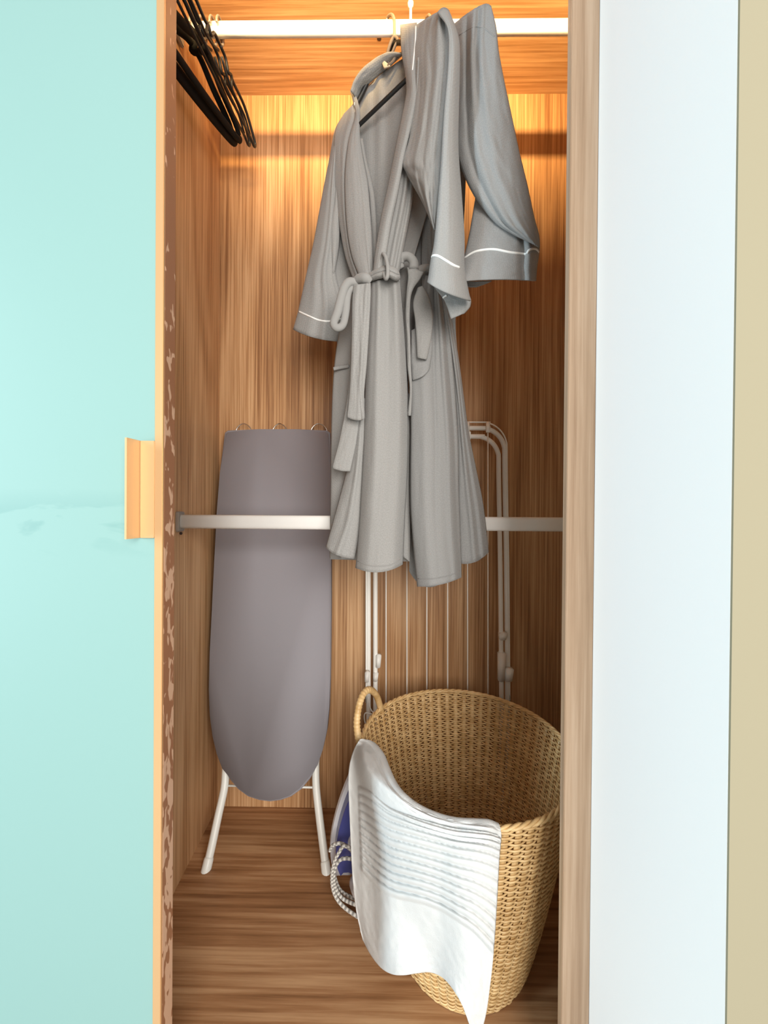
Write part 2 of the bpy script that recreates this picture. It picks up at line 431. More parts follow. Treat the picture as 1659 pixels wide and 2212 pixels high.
# ------------------------------------------------------------------ clothes rails
def oval_rail(name, x0, x1, Y, z, mat, parent):
    rows = []
    for x in (x0, x1):
        row = []
        for k in range(28):
            a = 2 * math.pi * k / 28
            c, s = math.cos(a), math.sin(a)
            row.append(Vector((x, Y + 0.0075 * math.copysign(abs(c) ** .75, c), z + 0.0155 * math.copysign(abs(s) ** .62, s))))
        rows.append(row)
    return grid_mesh(name, rows, mat, parent, closed_u=True, caps=True)
RY = 0.83
zr = P(840, 62, RY).z
rail = thing('clothes_rail', (0, RY, zr), 'bright oval aluminium clothes rail under the wardrobe ceiling', 'rail')
oval_rail('rail_tube', -0.440, 0.574, RY, zr, M_alu, rail)
box('end_bracket', -0.4635, -0.4615 + 0.006, RY - 0.014, RY + 0.014, zr - 0.024, zr + 0.024, M_steel, rail, bevel=0.002)
tube('support_post', [P(887, 52, RY), Vector((P(887, 52, RY).x, RY, ZC))], 0.0028, M_whitetube, rail, sub=1)
pk = P(887, 10, RY)
tube('post_collar', [pk + Vector((0, 0, -.006)), pk + Vector((0, 0, -.003)), pk + Vector((0, 0, .003)), pk + Vector((0, 0, .005))], [0.003, 0.006, 0.0066, 0.004], M_whitetube, rail, sub=2)
RY2 = 0.845
zr2 = P(840, 1130, RY2).z
rail2 = thing('clothes_rail', (0, RY2, zr2), 'oval aluminium clothes rail at mid height behind the robe skirts', 'rail')
oval_rail('rail_tube', -0.4590, 0.574, RY2, zr2, M_alu, rail2)
box('end_bracket', -0.466, -0.4575, RY2 - 0.013, RY2 + 0.013, zr2 - 0.022, zr2 + 0.022, M_steel, rail2, bevel=0.002)
tube('bracket_screw', [Vector((-.459, RY2 - .004, zr2 - .026)), Vector((-.4555, RY2 - .004, zr2 - .026))], 0.003, M_hole, rail2, sub=1)

# ------------------------------------------------------------------ black hangers at the left
def hanger(X, Xt, label, thick, Yt, zt, grp='black hangers at the left end of the upper rail'):
    root = thing('clothes_hanger', (X, RY, zr), label, 'hanger', grp)
    dx = (Xt - X) / (Yt - RY)
    def q(s, z): return Vector((X + dx * s, RY + s, zr + z))
    # hook over the rail
    hk = [q(0.0, -0.030), q(0.010, -0.022), q(0.0135, -0.004), q(0.0135, 0.010), q(0.006, 0.022), q(-0.006, 0.022), q(-0.0135, 0.010), q(-0.0135, 0.0)]
    tube('hook', hk, 0.0024, M_steel, root, sides=8, sub=4)
    h = Yt - RY; zt = zt - zr
    if thick:
        w_ = 1.0 if thick > 1 else 0.62
        for sgn in (-1, 1):
            top = [(0.004, -0.034), (0.030, -0.036), (0.07, -0.050), (h - .03, zt + 0.026), (h - .008, zt + .012)]
            pts = [q(sgn * a_, z - (0.05 * a_ / h if sgn < 0 else 0)) for a_, z in top]
            tube('shoulder_arm', pts, [0.008, 0.009, 0.010, 0.010, 0.009], M_velvet, root, sides=12, sub=5, flat=(Vector((1, 0, 0)), 0.6))
        tube('bottom_bar', [q(-h + .01, zt - .078), q(0, zt - .045), q(h * .6, zt - .019), q(h - .012, zt - .002), q(h - .003, zt + .008)], 0.0125 * w_, M_velvet, root, sides=12, sub=4, flat=(Vector((1, 0, 0)), 0.75))
        tube('neck_block', [q(0, -0.026), q(0, -0.045)], [0.007, 0.010], M_velvet, root, sub=2)
    else:
        for sgn in (-1, 1):
            top = [(0.0, -0.032), (0.022, -0.034), (0.034, -0.052), (0.046, -0.044), (0.056, -0.05), (0.11, zt + .038), (h - .012, zt + .012), (h, zt), (h - .008, zt - .010), (h - .03, zt - 0.006)]
            tube('shoulder_arm', [q(sgn * s, z) for s, z in top], 0.0033, M_black, root, sides=8, sub=4)
            low = [(0.006, -0.050), (0.03, -0.066), (0.06, -0.072), (0.11, zt + .016), (h - .03, zt - .002)]
            tube('inner_rib', [q(sgn * s, z) for s, z in low], 0.0026, M_black, root, sides=8, sub=3)
            tube('strap_notch', [q(sgn * .048, -.048), q(sgn * .05, -.062), q(sgn * .05, -.072)], 0.003, M_black, root, sides=8, sub=2)
        tube('bottom_bar', [q(-h + .02, zt - .007), q(0, zt - .010), q(h - .02, zt - .007)], 0.003, M_black, root, sides=8, sub=3)
    return root
hanger(-0.428, -0.404, 'thick black hanger nearest the left side panel', 2, 0.992, 1.787)
hanger(-0.408, -0.389, 'second thick black hanger, beside the thin hangers', 1, 0.992, 1.788)
hanger(-0.386, -0.368, 'thin black plastic hanger between the thick ones and the outermost', 0, 1.0, 1.793)
hanger(-0.371, -0.3535, 'thin black plastic hanger outermost, farthest from the side panel', 0, 1.0, 1.790)

# ------------------------------------------------------------------ robe hangers
def robe_hanger(label, pts_hook, arms, bar):
    root = thing('clothes_hanger', P(*pts_hook[0]), label, 'hanger')
    tube('hook', [P(*p) for p in pts_hook], 0.0030, M_steel, root, sides=8, sub=5)
    tube('shoulder_arm', [P(*p) for p in arms], 0.0046, M_black, root, sides=8, sub=5)
    tube('bottom_bar', [P(*p) for p in bar], 0.0042, M_black, root, sides=8, sub=3)
    return root
robe_hanger('dark hanger with a pale hook, its bar crossing the open robe collar',
            [(853, 92, .815), (852, 76, .812), (852, 55, .812), (851, 40, .815), (846, 32, .83), (838, 36, .845), (836, 46, .85)],
            [(737, 285, .888), (774, 218, .866), (800, 168, .85), (832, 128, .834), (853, 94, .812), (895, 95, .775), (960, 82, .715)],
            [(742, 303, .875), (778, 268, .848), (830, 218, .812), (878, 172, .782), (950, 105, .73)])
robe_hanger('hidden hanger of the rear robe, only its hook tip over the rail',
            [(932, 100, .815), (932, 70, .812), (931, 45, .815), (927, 33, .832), (921, 38, .846)],
            [(850, 250, .875), (932, 102, .813), (1048, 60, .72)],
            [(860, 265, .87), (935, 180, .81), (1010, 110, .745)])

# ------------------------------------------------------------------ front robe
def piping(name, pts, parent, r=0.0020, on=(), mat=None):
    """a cord laid on the cloth patches `on` along a line of frame positions"""
    trees = []
    for o in on:
        trees.append(BVHTree.FromPolygons([v.co for v in o.data.vertices], [tuple(p.vertices) for p in o.data.polygons]))
    q = [Vector(p) for p in pts]; n = (len(q) - 1) * 6; out = []
    for k in range(n + 1):
        p = cr(q, k / n); d = (P(p.x, p.y, 1.0) - CAM).normalized(); best = None
        for t in trees:
            h = t.ray_cast(CAM, d)
            if h[0] is not None and (best is None or h[3] < best): best = h[3]
        if best is not None: out.append(CAM + d * (best - 0.0018))
        elif not trees: out.append(P(p.x, p.y, p.z))
    return tube(name, out, r, mat or M_pipe, parent, sides=8, sub=1)
r1 = thing('bathrobe', P(850, 110, .80), 'grey waffle bathrobe tied with a sash, at the front of the rail', 'bathrobe', 'bathrobes on the upper rail')
patch('back_panel', [(748, 248, .892), (735, 330, .89), (722, 450, .885), (722, 600, .862), (728, 740, .838), (719, 900, .826), (714, 1100, .824), (713, 1208, .824)],
      [(975, 78, .725), (968, 200, .75), (945, 360, .775), (922, 460, .79), (885, 600, .80), (880, 750, .80), (884, 900, .80), (886, 1060, .80), (885, 1213, .80)],
      M_robe, r1, bulge=-0.004, mid={0: (838, 150, .832), 1: (838, 260, .84), 2: (835, 400, .84), 3: (822, 600, .82)},
      folds=[(.30, .42, .05, .004, .006), (.42, .46, .04, .006, .006), (.58, .52, .06, .003, .004), (.72, .6, .05, .004, .004)], nu=44)
patch('collar', [(757, 196, .846), (766, 172, .838), (782, 150, .83), (802, 133, .822), (825, 118, .812), (845, 113, .804), (866, 116, .796)],
      [(772, 216, .874), (782, 200, .870), (796, 182, .855), (812, 167, .846), (830, 153, .838), (848, 137, .824), (870, 118, .806)],
      M_robe, r1, bulge=0.004, nu=14, nv=40)
# left half of the front
fl = patch('front_left', [(744, 246, .884), (727, 278, .886), (722, 320, .88), (724, 380, .87), (728, 430, .86), (735, 490, .85), (746, 550, .832), (764, 604, .806)],
      [(768, 222, .868), (772, 250, .862), (758, 300, .858), (752, 360, .85), (752, 420, .84), (756, 490, .828), (766, 550, .81), (784, 600, .786)],
      M_robe, r1, bulge=0.006, folds=[(.7, .5, .15, .003, .004)])
ll = patch('lapel_left', [(757, 196, .868), (764, 222, .862), (768, 250, .856), (755, 300, .850), (747, 360, .842), (746, 420, .832), (750, 490, .820), (760, 550, .802), (778, 600, .780)],
      [(768, 205, .864), (776, 236, .856), (776, 260, .85), (777, 300, .846), (784, 345, .838), (794, 400, .825), (800, 470, .808), (804, 540, .786), (806, 598, .772)],
      M_robe, r1, bulge=[.003, .004, .008, .012, .012, .012, .01], folds=[(.75, .8, .06, 0, .003)])
patch('lapel_fold', [(778, 300, .852), (786, 350, .848), (797, 410, .836), (802, 470, .822), (805, 540, .800), (806, 596, .782)],
      [(783, 300, .858), (792, 350, .852), (806, 410, .838), (812, 470, .82), (813, 540, .797), (812, 596, .778)], M_robe, r1, bulge=.004, nu=12)
piping('collar_piping', [(766, 222, .858), (766, 232, .856), (767, 243, .853)], r1, .0013, (ll, fl))
sl = patch('sleeve', [(742, 250, .898), (724, 282, .90), (713, 340, .895), (701, 400, .89), (690, 460, .885), (677, 530, .878), (661, 600, .872), (646, 668, .868), (634, 712, .868)],
      [(748, 262, .890), (733, 300, .890), (729, 355, .886), (731, 410, .88), (733, 455, .876), (730, 520, .868), (726, 590, .862), (742, 660, .858), (742, 738, .856)],
      M_robe, r1, bulge=[.004, .012, .018, .022, .024, .026, .028, .03], closed=True, mid={8: (684, 731)},
      folds=[(.55, .62, .07, .003, .006), (.86, .95, .05, .002, .010), (.3, .35, .1, 0, .003)])
patch('sleeve_fold', [(726, 400, .868), (722, 440, .862), (716, 480, .856), (716, 530, .852), (719, 590, .85)],
      [(732, 410, .87), (735, 445, .866), (734, 490, .86), (731, 535, .856), (722, 592, .852)], M_robe, r1, bulge=.008, nu=14, nv=30)
piping('cuff_piping', [(641, 671, .866), (652, 676, .855), (670, 684, .844), (690, 692, .838), (712, 694, .835), (735, 689, .838), (758, 677, .85)], r1, on=(sl,))
# right half of the front
patch('front_right', [(896, 120, .765), (894, 190, .765), (881, 290, .768), (869, 350, .77), (857, 420, .77), (843, 490, .765), (831, 555, .757), (824, 594, .75)],
      [(912, 130, .752), (905, 230, .758), (894, 330, .768), (892, 390, .775), (890, 430, .778), (882, 480, .776), (872, 530, .77), (861, 590, .757)],
      M_robe, r1, bulge=.006, folds=[(.5, .45, .12, .006, .008), (.9, .85, .10, .004, .008)], nu=40)
lr = patch('lapel_right', [(865, 54, .785), (868, 110, .785), (877, 168, .782), (878, 205, .780), (867, 262, .777), (853, 332, .773), (839, 402, .77), (824, 472, .765), (812, 542, .758), (806, 594, .752)],
      [(901, 50, .764), (899, 110, .762), (896, 160, .758), (899, 205, .754), (888, 270, .752), (872, 340, .752), (860, 410, .752), (845, 480, .752), (833, 550, .748), (825, 592, .745)],
      M_robe, r1, bulge=[.003, .006, .012, .014, .014, .014, .012, .01])
piping('collar_piping', [(898, 57, 0), (897, 90, 0), (894, 122, 0), (891, 152, 0)], r1, .0014, (lr,))
sh1 = patch('shoulder', [(892, 60, .776), (888, 118, .774), (892, 200, .764), (886, 290, .752), (871, 348, .752), (878, 372, .748), (893, 400, .742), (915, 440, .73), (937, 492, .714)],
      [(957, 24, .702), (973, 60, .696), (972, 140, .693), (962, 250, .692), (957, 330, .692), (953, 380, .692), (949, 430, .692), (942, 475, .694), (940, 500, .700)],
      M_robe, r1, bulge=[.004, .010, .012, .014, .016, .016, .014, .01], mid={0: (938, 31, .728)},
      folds=[(.72, .45, .08, .007, .001), (.46, .15, .07, .004, .003), (.20, .55, .09, .0, .006), (.9, .75, .05, -.005, -.003)], nu=44, wr=.0030)
sr = patch('sleeve', [(946, 27, .700), (968, 62, .688), (970, 130, .678), (960, 250, .674), (954, 350, .672), (946, 450, .672), (939, 525, .674), (932, 560, .676), (927, 595, .678), (924, 610, .680)],
      [(969, 24, .700), (985, 66, .696), (992, 110, .694), (990, 230, .694), (989, 320, .692), (996, 420, .690), (1002, 510, .688), (1002, 575, .686), (1010, 625, .684), (1016, 650, .684)],
      M_robe, r1, bulge=[.002, .010, .016, .02, .022, .024, .026, .026], closed=True, mid={0: (958, 18, .698), 9: (962, 632, .684)},
      folds=[(.05, .1, .12, .002, .004)])
ci = patch('cuff_inside', [(926, 606, .702), (945, 628, .704), (962, 652, .706), (975, 689, .706)], [(1014, 640, .700), (1017, 650, .702), (1014, 664, .704), (1002, 677, .706)],
      M_robe, r1, bulge=.004, nu=20, nv=24)
piping('cuff_piping', [(931, 562, .684), (935, 553, .672), (946, 553, .662), (962, 562, .657), (980, 573, .659), (992, 578, .666)], r1, 0.0021, (sr,))
piping('cuff_piping', [(957, 643, .699), (961, 640, .698), (965, 638, .697)], r1, .0017, (ci, sr))
# skirt
patch('skirt_side', [(762, 612, .81), (738, 700, .816), (728, 750, .82), (722, 800, .82), (718, 870, .818), (716, 960, .816), (715, 1060, .815), (714, 1140, .814), (713, 1206, .814)],
      [(803, 612, .79), (800, 720, .79), (793, 800, .79), (790, 880, .79), (788, 960, .79), (786, 1050, .79), (783, 1120, .79), (776, 1180, .79), (770, 1208, .79)],
      M_robe, r1, bulge=.008, folds=[(.55, .45, .08, .004, .008)])
patch('skirt_flap', [(770, 860, .782), (762, 930, .781), (752, 1005, .78), (738, 1062, .778), (720, 1128, .776), (705, 1182, .776)],
      [(793, 860, .772), (791, 930, .77), (788, 1000, .77), (785, 1070, .77), (780, 1135, .77), (766, 1207, .772)], M_robe, r1, bulge=.014, mid={5: (728, 1199)},
      folds=[(.6, .5, .1, .002, .006)])
sk1 = patch('skirt_front', [(800, 610, .768), (797, 680, .768), (792, 760, .766), (789, 850, .764), (787, 950, .762), (782, 1050, .760), (776, 1150, .758), (769, 1227, .756)],
      [(862, 596, .765), (868, 660, .768), (874, 740, .77), (879, 830, .77), (880, 930, .768), (878, 1030, .765), (873, 1120, .762), (869, 1219, .76)],
      M_robe, r1, bulge=[.012, .020, .026, .030, .032, .034, .036], mid={7: (820, 1236)},
      folds=[(.30, .22, .10, .010, .002), (.58, .50, .10, -.006, -.001), (.84, .80, .10, .010, .002), (.12, .1, .08, .004, .001)], nu=48, nv=90)
patch('skirt_inner', [(877, 850, .79), (877, 1000, .79), (872, 1100, .788), (868, 1200, .786)], [(884, 850, .792), (887, 1000, .792), (886, 1110, .79), (885, 1214, .79)], M_robe, r1, bulge=.006, nu=12)
piping('hem_stitch', [(773, 1212, 0), (795, 1221, 0), (820, 1223, 0), (845, 1220, 0), (864, 1208, 0)], r1, .0009, (sk1,), M_robe)
patch('pocket_welt', [(720, 794, .807), (735, 791, .802), (754, 788, .795)], [(721, 800, .807), (735, 797, .802), (754, 794, .795)], M_robe, r1, bulge=.003, nu=8, nv=14)
# sash
patch('sash_waist', [(766, 604, .795), (782, 600, .778), (800, 590, .76), (818, 578, .745), (838, 574, .738), (855, 580, .742), (862, 590, .752)],
      [(770, 620, .79), (788, 612, .772), (804, 606, .755), (820, 601, .742), (838, 598, .736), (856, 606, .742), (864, 600, .752)], M_belt, r1, bulge=.012, folds=[(.45, .5, .10, -.004, -.004)], nu=24, nv=40)
tube('belt_loop', [P(828, 548, .732), P(833, 556, .726), P(837, 575, .720), P(837, 596, .718), P(833, 602, .722), P(829, 590, .73)], 0.0036, M_belt, r1, sides=8, sub=5)
tube('belt_loop_back', [P(828, 546, .734), P(826, 556, .738), P(824, 570, .742)], 0.003, M_belt, r1, sides=8, sub=5)
tube('sash_bow', [P(774, 612, .755), P(756, 609, .75), P(744, 622, .745), P(736, 648, .742), P(729, 675, .740), P(721, 698, .740), P(728, 708, .740), P(741, 701, .742), P(747, 672, .745), P(749, 645, .748), P(754, 628, .752), P(768, 624, .756)],
     [.0075, .0085, .0085, .0085, .0085, .0075, .0075, .007, .0075, .008, .008, .007], M_belt, r1, sides=12, sub=6, flat=(Vector((0, 1, 0)), 0.8))
tube('sash_knot', [P(764, 612, .765), P(776, 604, .752), P(790, 602, .742), P(800, 610, .745)], [.007, .010, .010, .007], M_belt, r1, sides=12, sub=6)
patch('sash_tail', [(765, 616, .748), (762, 650, .742), (761, 700, .742), (759, 780, .742), (756, 845, .742), (750, 902, .742)],
      [(800, 612, .742), (800, 640, .738), (797, 700, .738), (792, 780, .738), (786, 850, .738), (787, 904, .738)], M_belt, r1, bulge=.004, mid={5: (772, 908)},
      folds=[(.2, .1, .12, .004, 0), (.8, .6, .1, .004, .001), (.3, .9, .08, 0, .003)], nu=26)
patch('sash_tail', [(770, 660, .768), (760, 760, .766), (752, 850, .764), (736, 940, .762), (718, 1011, .760)],
      [(782, 660, .766), (782, 780, .764), (777, 880, .762), (770, 950, .76), (756, 1018, .758)], M_belt, r1, bulge=.004, mid={4: (736, 1017)}, nu=20)
# hanging loop and label at the neck
tube('hanging_loop', [P(834, 140, .822), P(836, 120, .818), P(842, 98, .812), (P(850, 81, .808)), P(858, 84, .806), P(860, 95, .806)], 0.0033, M_strap, r1, sides=8, sub=5)
tube('hanging_loop', [P(838, 139, .820), P(846, 118, .814), P(854, 98, .808), P(861, 88, .804)], 0.0028, M_strap, r1, sides=8, sub=5)
patch('label_tag', [(823, 127, .824), (826, 138, .822), (830, 149, .820)], [(828, 130, .820), (840, 141, .814), (843, 143, .812)], M_tagm, r1, bulge=.001, nu=8, nv=10)
tube('hanging_loop', [P(838, 143, .815), P(848, 134, .81), P(856, 122, .806), P(868, 116, .80)], 0.003, M_strap, r1, sides=8, sub=5)

# ------------------------------------------------------------------ rear robe
r2 = thing('bathrobe', P(930, 110, .81), 'grey waffle bathrobe at the right, its sleeve bent at the elbow', 'bathrobe', 'bathrobes on the upper rail')
patch('back_panel', [(985, 100, .79), (960, 240, .81), (905, 380, .825), (874, 470, .825), (872, 600, .825), (880, 760, .825), (886, 920, .825), (885, 1080, .825), (884, 1234, .825)],
      [(1066, 60, .735), (1050, 200, .76), (1012, 330, .79), (1004, 440, .80), (999, 560, .81), (984, 700, .815), (1001, 850, .82), (1022, 1010, .82), (1042, 1150, .82)],
      M_robe2, r2, bulge=-.004, mid={8: (950, 1262)}, folds=[(.8, .8, .1, .006, .004)])
ss2 = patch('shoulder_sleeve', [(982, 52, .755), (990, 120, .755), (989, 200, .752), (988, 270, .745), (990, 335, .728), (1003, 378, .715), (1030, 430, .702), (1070, 480, .694), (1108, 505, .69), (1142, 521, .69)],
      [(1060, 15, .700), (1071, 60, .696), (1076, 110, .695), (1089, 180, .695), (1104, 250, .695), (1121, 330, .695), (1138, 400, .695), (1153, 470, .697), (1163, 508, .70), (1165, 534, .702)],
      M_robe2, r2, bulge=[.006, .014, .020, .026, .030, .030, .026, .020, .014, .006], mid={0: (1036, 14, .72)},
      folds=[(.38, .30, .06, .010, .0), (.22, .18, .05, -.008, -.002), (.62, .55, .08, .006, .002)], nu=48, nv=80, wr=.0018)
piping('shoulder_seam', [(993, 76, 0), (1006, 67, 0), (1022, 59, 0), (1036, 58, 0), (1052, 66, 0), (1068, 80, 0)], r2, .0012, (ss2,), M_robe2)
sl2 = patch('sleeve', [(1030, 415, .728), (1022, 465, .72), (1013, 515, .715), (1002, 560, .712), (990, 594, .71), (983, 610, .71)],
      [(1150, 470, .72), (1162, 505, .72), (1165, 533, .72), (1163, 552, .72), (1159, 580, .72), (1157, 607, .72)],
      M_robe2, r2, bulge=[.014, .022, .026, .028, .03, .03], closed=True, mid={5: (1070, 604, .715)},
      folds=[(.2, .12, .1, .004, .006), (.80, .92, .05, .006, .006), (.70, .84, .04, -.010, -.006)], nu=44)
patch('cuff_inside', [(983, 609, .722), (990, 616, .724), (1004, 621, .725)], [(1062, 607, .722), (1045, 614, .724), (1026, 620, .725)], M_robe2, r2, bulge=.002, nu=24, nv=12)
piping('cuff_piping', [(993, 566, .708), (1006, 556, .694), (1024, 545, .685), (1045, 540, .680), (1070, 539, .680), (1100, 545, .683), (1126, 548, .690), (1136, 549, .697)], r2, 0.0021, (sl2,))
piping('cuff_piping', [(1138, 548, .692), (1142, 541, .688), (1150, 538, .690), (1158, 539, .698), (1163, 545, .71)], r2, 0.0021, (sl2, ss2))
patch('front_body', [(915, 420, .812), (912, 520, .81), (911, 600, .81), (914, 660, .815), (918, 720, .822)],
      [(950, 420, .81), (950, 520, .808), (960, 600, .81), (966, 680, .815), (968, 740, .822)], M_robe2, r2, bulge=.010, folds=[(.4, .5, .1, .004, .006)])
sk2 = patch('skirt_front', [(920, 596, .79), (903, 665, .787), (889, 770, .78), (887, 850, .776), (888, 930, .773), (887, 1020, .77), (888, 1100, .768), (894, 1180, .766), (902, 1267, .765)],
      [(950, 596, .79), (966, 690, .788), (979, 810, .785), (985, 890, .782), (989, 970, .78), (990, 1060, .778), (993, 1150, .775), (995, 1200, .774), (996, 1247, .773)],
      M_robe2, r2, bulge=[.008, .014, .020, .026, .030, .032, .034], mid={8: (950, 1263)},
      folds=[(.55, .50, .05, -.006, -.001), (.74, .85, .06, .010, .004), (.88, .97, .04, -.006, -.003), (.3, .3, .12, .006, .003)], nu=48, nv=90)
patch('skirt_side', [(945, 590, .80), (958, 660, .80), (972, 760, .80), (982, 850, .797), (987, 940, .795), (989, 1040, .793), (991, 1130, .79), (993, 1217, .788)],
      [(955, 590, .81), (973, 680, .81), (989, 770, .81), (1000, 850, .81), (1011, 930, .81), (1027, 1010, .81), (1043, 1090, .81), (1055, 1192, .81)],
      M_robe2, r2, bulge=.014, mid={7: (1026, 1214)}, folds=[(.4, .5, .1, .004, .008), (.75, .8, .08, .002, .006)])
piping('hem_stitch', [(903, 1250, 0), (925, 1251, 0), (950, 1248, 0), (975, 1242, 0), (993, 1233, 0)], r2, .0009, (sk2,), M_robe2)
patch('pocket', [(889, 715, .778), (888, 770, .772), (890, 822, .768)], [(929, 690, .768), (933, 750, .765), (927, 797, .762)], M_robe2, r2, bulge=.006, mid={2: (914, 812, .758)}, nu=20, nv=24)
tube('sash_waist', [P(935, 583, .79), P(918, 580, .785), (P(905, 586, .775)), P(893, 592, .765)], [.008, .008, .009, .010], M_belt, r2, sides=10, sub=5)
tube('sash_knot', [P(868, 580, .775), P(863, 568, .772), P(870, 556, .768), P(883, 555, .764), (P(893, 566, .762)), P(894, 582, .762)], [.006, .009, .0085, .008, .009, .010], M_belt, r2, sides=12, sub=6)
patch('sash_tail', [(880, 578, .765), (882, 600, .762), (880, 622, .762), (878, 650, .764), (877, 690, .766), (880, 730, .766), (881, 790, .766), (886, 840, .766), (881, 898, .766)],
      [(915, 588, .762), (906, 604, .76), (893, 622, .76), (886, 645, .762), (884, 690, .764), (885, 730, .764), (887, 790, .764), (889, 840, .764), (887, 898, .764)], M_belt, r2, bulge=.005, nu=14, nv=70)
patch('sash_tail', [(903, 622, .772), (893, 655, .766), (897, 690, .762), (900, 730, .758), (902, 773, .754)], [(912, 618, .772), (928, 648, .764), (934, 690, .758), (930, 735, .754), (921, 777, .752)],
      M_belt, r2, bulge=.005, nu=18, nv=40)

# ------------------------------------------------------------------ ironing board
def by(py): return 1.045 - (py - 925) / 810 * 0.105          # the board leans: depth by height
outl = [(484, 934), (490, 929), (560, 927), (640, 927), (706, 929), (713, 934), (714, 1000), (714.5, 1100), (715, 1200), (715, 1300), (714, 1400), (713, 1470), (711, 1530), (706, 1580), (697, 1620), (686, 1653), (670, 1684), (650, 1708), (628, 1724), (605, 1732), (582, 1735), (558, 1732), (534, 1724), (512, 1708), (494, 1686), (480, 1660), (468, 1628), (459, 1590), (453, 1545), (451, 1490), (453, 1410), (458, 1310), (463, 1210), (468, 1110), (475, 1020)]
board = thing('ironing_board', Vector((P(580, 1900, .88).x, .9, 0)), 'folded ironing board with grey cover leaning on the back panel', 'ironing board')
ring = [P(x, y, by(y)) for x, y in outl]
prism('board_cover', ring, Vector((0, 0.018, 0)), M_board, board, bevel=0.006, segs=4)
for cx, x0, x1 in ((526, 508, 545), (604, 587, 622), (688, 670, 708)):
    tube('wire_rest', [P(x0, 946, 1.056), P(x0 + 2, 930, 1.056), P(x0 + 8, 920, 1.056), P(cx, 915, 1.056), P(x1 - 8, 920, 1.056), P(x1 - 2, 930, 1.056), P(x1, 946, 1.056)], 0.0016, M_chrome, board, sides=8)
def leg(pts, nm='leg'):
    o = tube(nm, [P(*p) for p in pts], [.0095] * (len(pts) - 1) + [.0095], M_whitetube, board, sides=14)
    e0, e1 = P(*pts[-1]), P(*pts[-2]); d = (e1 - e0).normalized()
    tp = tube('foot_cap', [e0 + d * .035, e0 + d * .03, e0 + d * .004, e0], [.0098, .0112, .0115, .008], M_whitetube, None, sides=14, sub=2)
    tp.parent = o
    return o
FY = 0.884
leg([(520, 1300, 1.045), (498, 1600, 1.0), (489, 1650, .985), (485, 1700, .965), (472, 1760, .94), (457, 1830, .91), (442, 1893, FY)])
leg([(668, 1300, 1.045), (682, 1600, 1.0), (682, 1650, .985), (683, 1700, .965), (690, 1765, .94), (699, 1835, .91), (707, 1900, FY)])
tube('cross_bar', [P(486, 1697, .966), P(683, 1701, .966)], 0.0026, M_whitetube, board, sides=8, sub=1)

# ------------------------------------------------------------------ clothes airer
AY = 1.050
air = thing('clothes_airer', Vector((P(945, 1700, AY).x, AY, 0)), 'folded white clothes airer behind the wicker basket', 'clothes airer')
def frame_loop(nm, xl, xr, top, rad, r, Y, bot=1765, bl=None):
    pts = [P(xl if bl is None else bl, bot, Y), P(xl, 1500, Y), P(xl, 1250, Y), P(xl, top + rad, Y)]
    for k in range(1, 8):
        a = k / 7 * math.pi / 2; pts.append(P(xl + rad - rad * math.cos(a), top + rad - rad * math.sin(a), Y))
    for k in range(0, 8):
        a = k / 7 * math.pi / 2; pts.append(P(xr - rad - 6 + rad * math.sin(a), top + rad - rad * math.cos(a), Y))
    pts += [P(xr - 5.5, top + rad + 60, Y), P(xr - 2, 1250, Y), P(xr, 1500, Y), P(xr, bot, Y)]
    return tube(nm, pts, r, M_cream, air, sides=12, sub=5)
frame_loop('outer_frame', 796, 1096, 925, 50, 0.0066, AY)
frame_loop('inner_frame', 811, 1083, 943, 47, 0.0064, AY - 0.012)
frame_loop('top_rod', 791, 1101, 912, 54, 0.0020, AY - 0.004, bot=1500)
for px in (834, 879, 922, 967, 1010, 1054):
    tube('drying_line', [P(px, 934, AY - .022), P(px, 1755, AY - .022)], 0.0017, M_cream, air, sides=8, sub=1)
    tube('line_socket', [P(px, 913, AY - .012), P(px, 934, AY - .018)], 0.0055, M_cream, air, sides=12, sub=1)
for px in (1012, 870):
    a, b = P(px, 932, AY - .02), P(px + 4, 950, AY - .014)
    box('hinge_plate', a.x, b.x, a.y, b.y, b.z, a.z, M_cream, air, bevel=.0008)
for (x0, x1, y0, y1) in ((812, 824, 1416, 1437), (806, 818, 1455, 1466), (788, 799, 1453, 1468), (1078, 1088, 1412, 1466), (1093, 1105, 1446, 1466), (1080, 1092, 1368, 1378)):
    a, b = P(x0, y0, AY - .026), P(x1, y1, AY - .004)
    bm = bmesh.new(); bmesh.ops.create_cube(bm, size=1)
    for v in bm.verts:
        v.co = Vector((a.x + (v.co.x + .5) * (b.x - a.x) * (1 if v.co.z > 0 else .8), a.y + (v.co.y + .5) * .02, b.z + (v.co.z + .5) * (a.z - b.z)))
    bmesh.ops.bevel(bm, geom=bm.edges[:], offset=.002, segments=2, affect='EDGES')
    from_bm('hinge_clip', bm, M_cream, air, True)
tube('wire_catch', [P(796, 1505, 1.02), P(800, 1530, 1.018), P(808, 1543, 1.016), P(790, 1540, 1.016), P(787, 1552, 1.016), P(792, 1572, 1.018)], 0.0018, M_cream, air, sides=8)

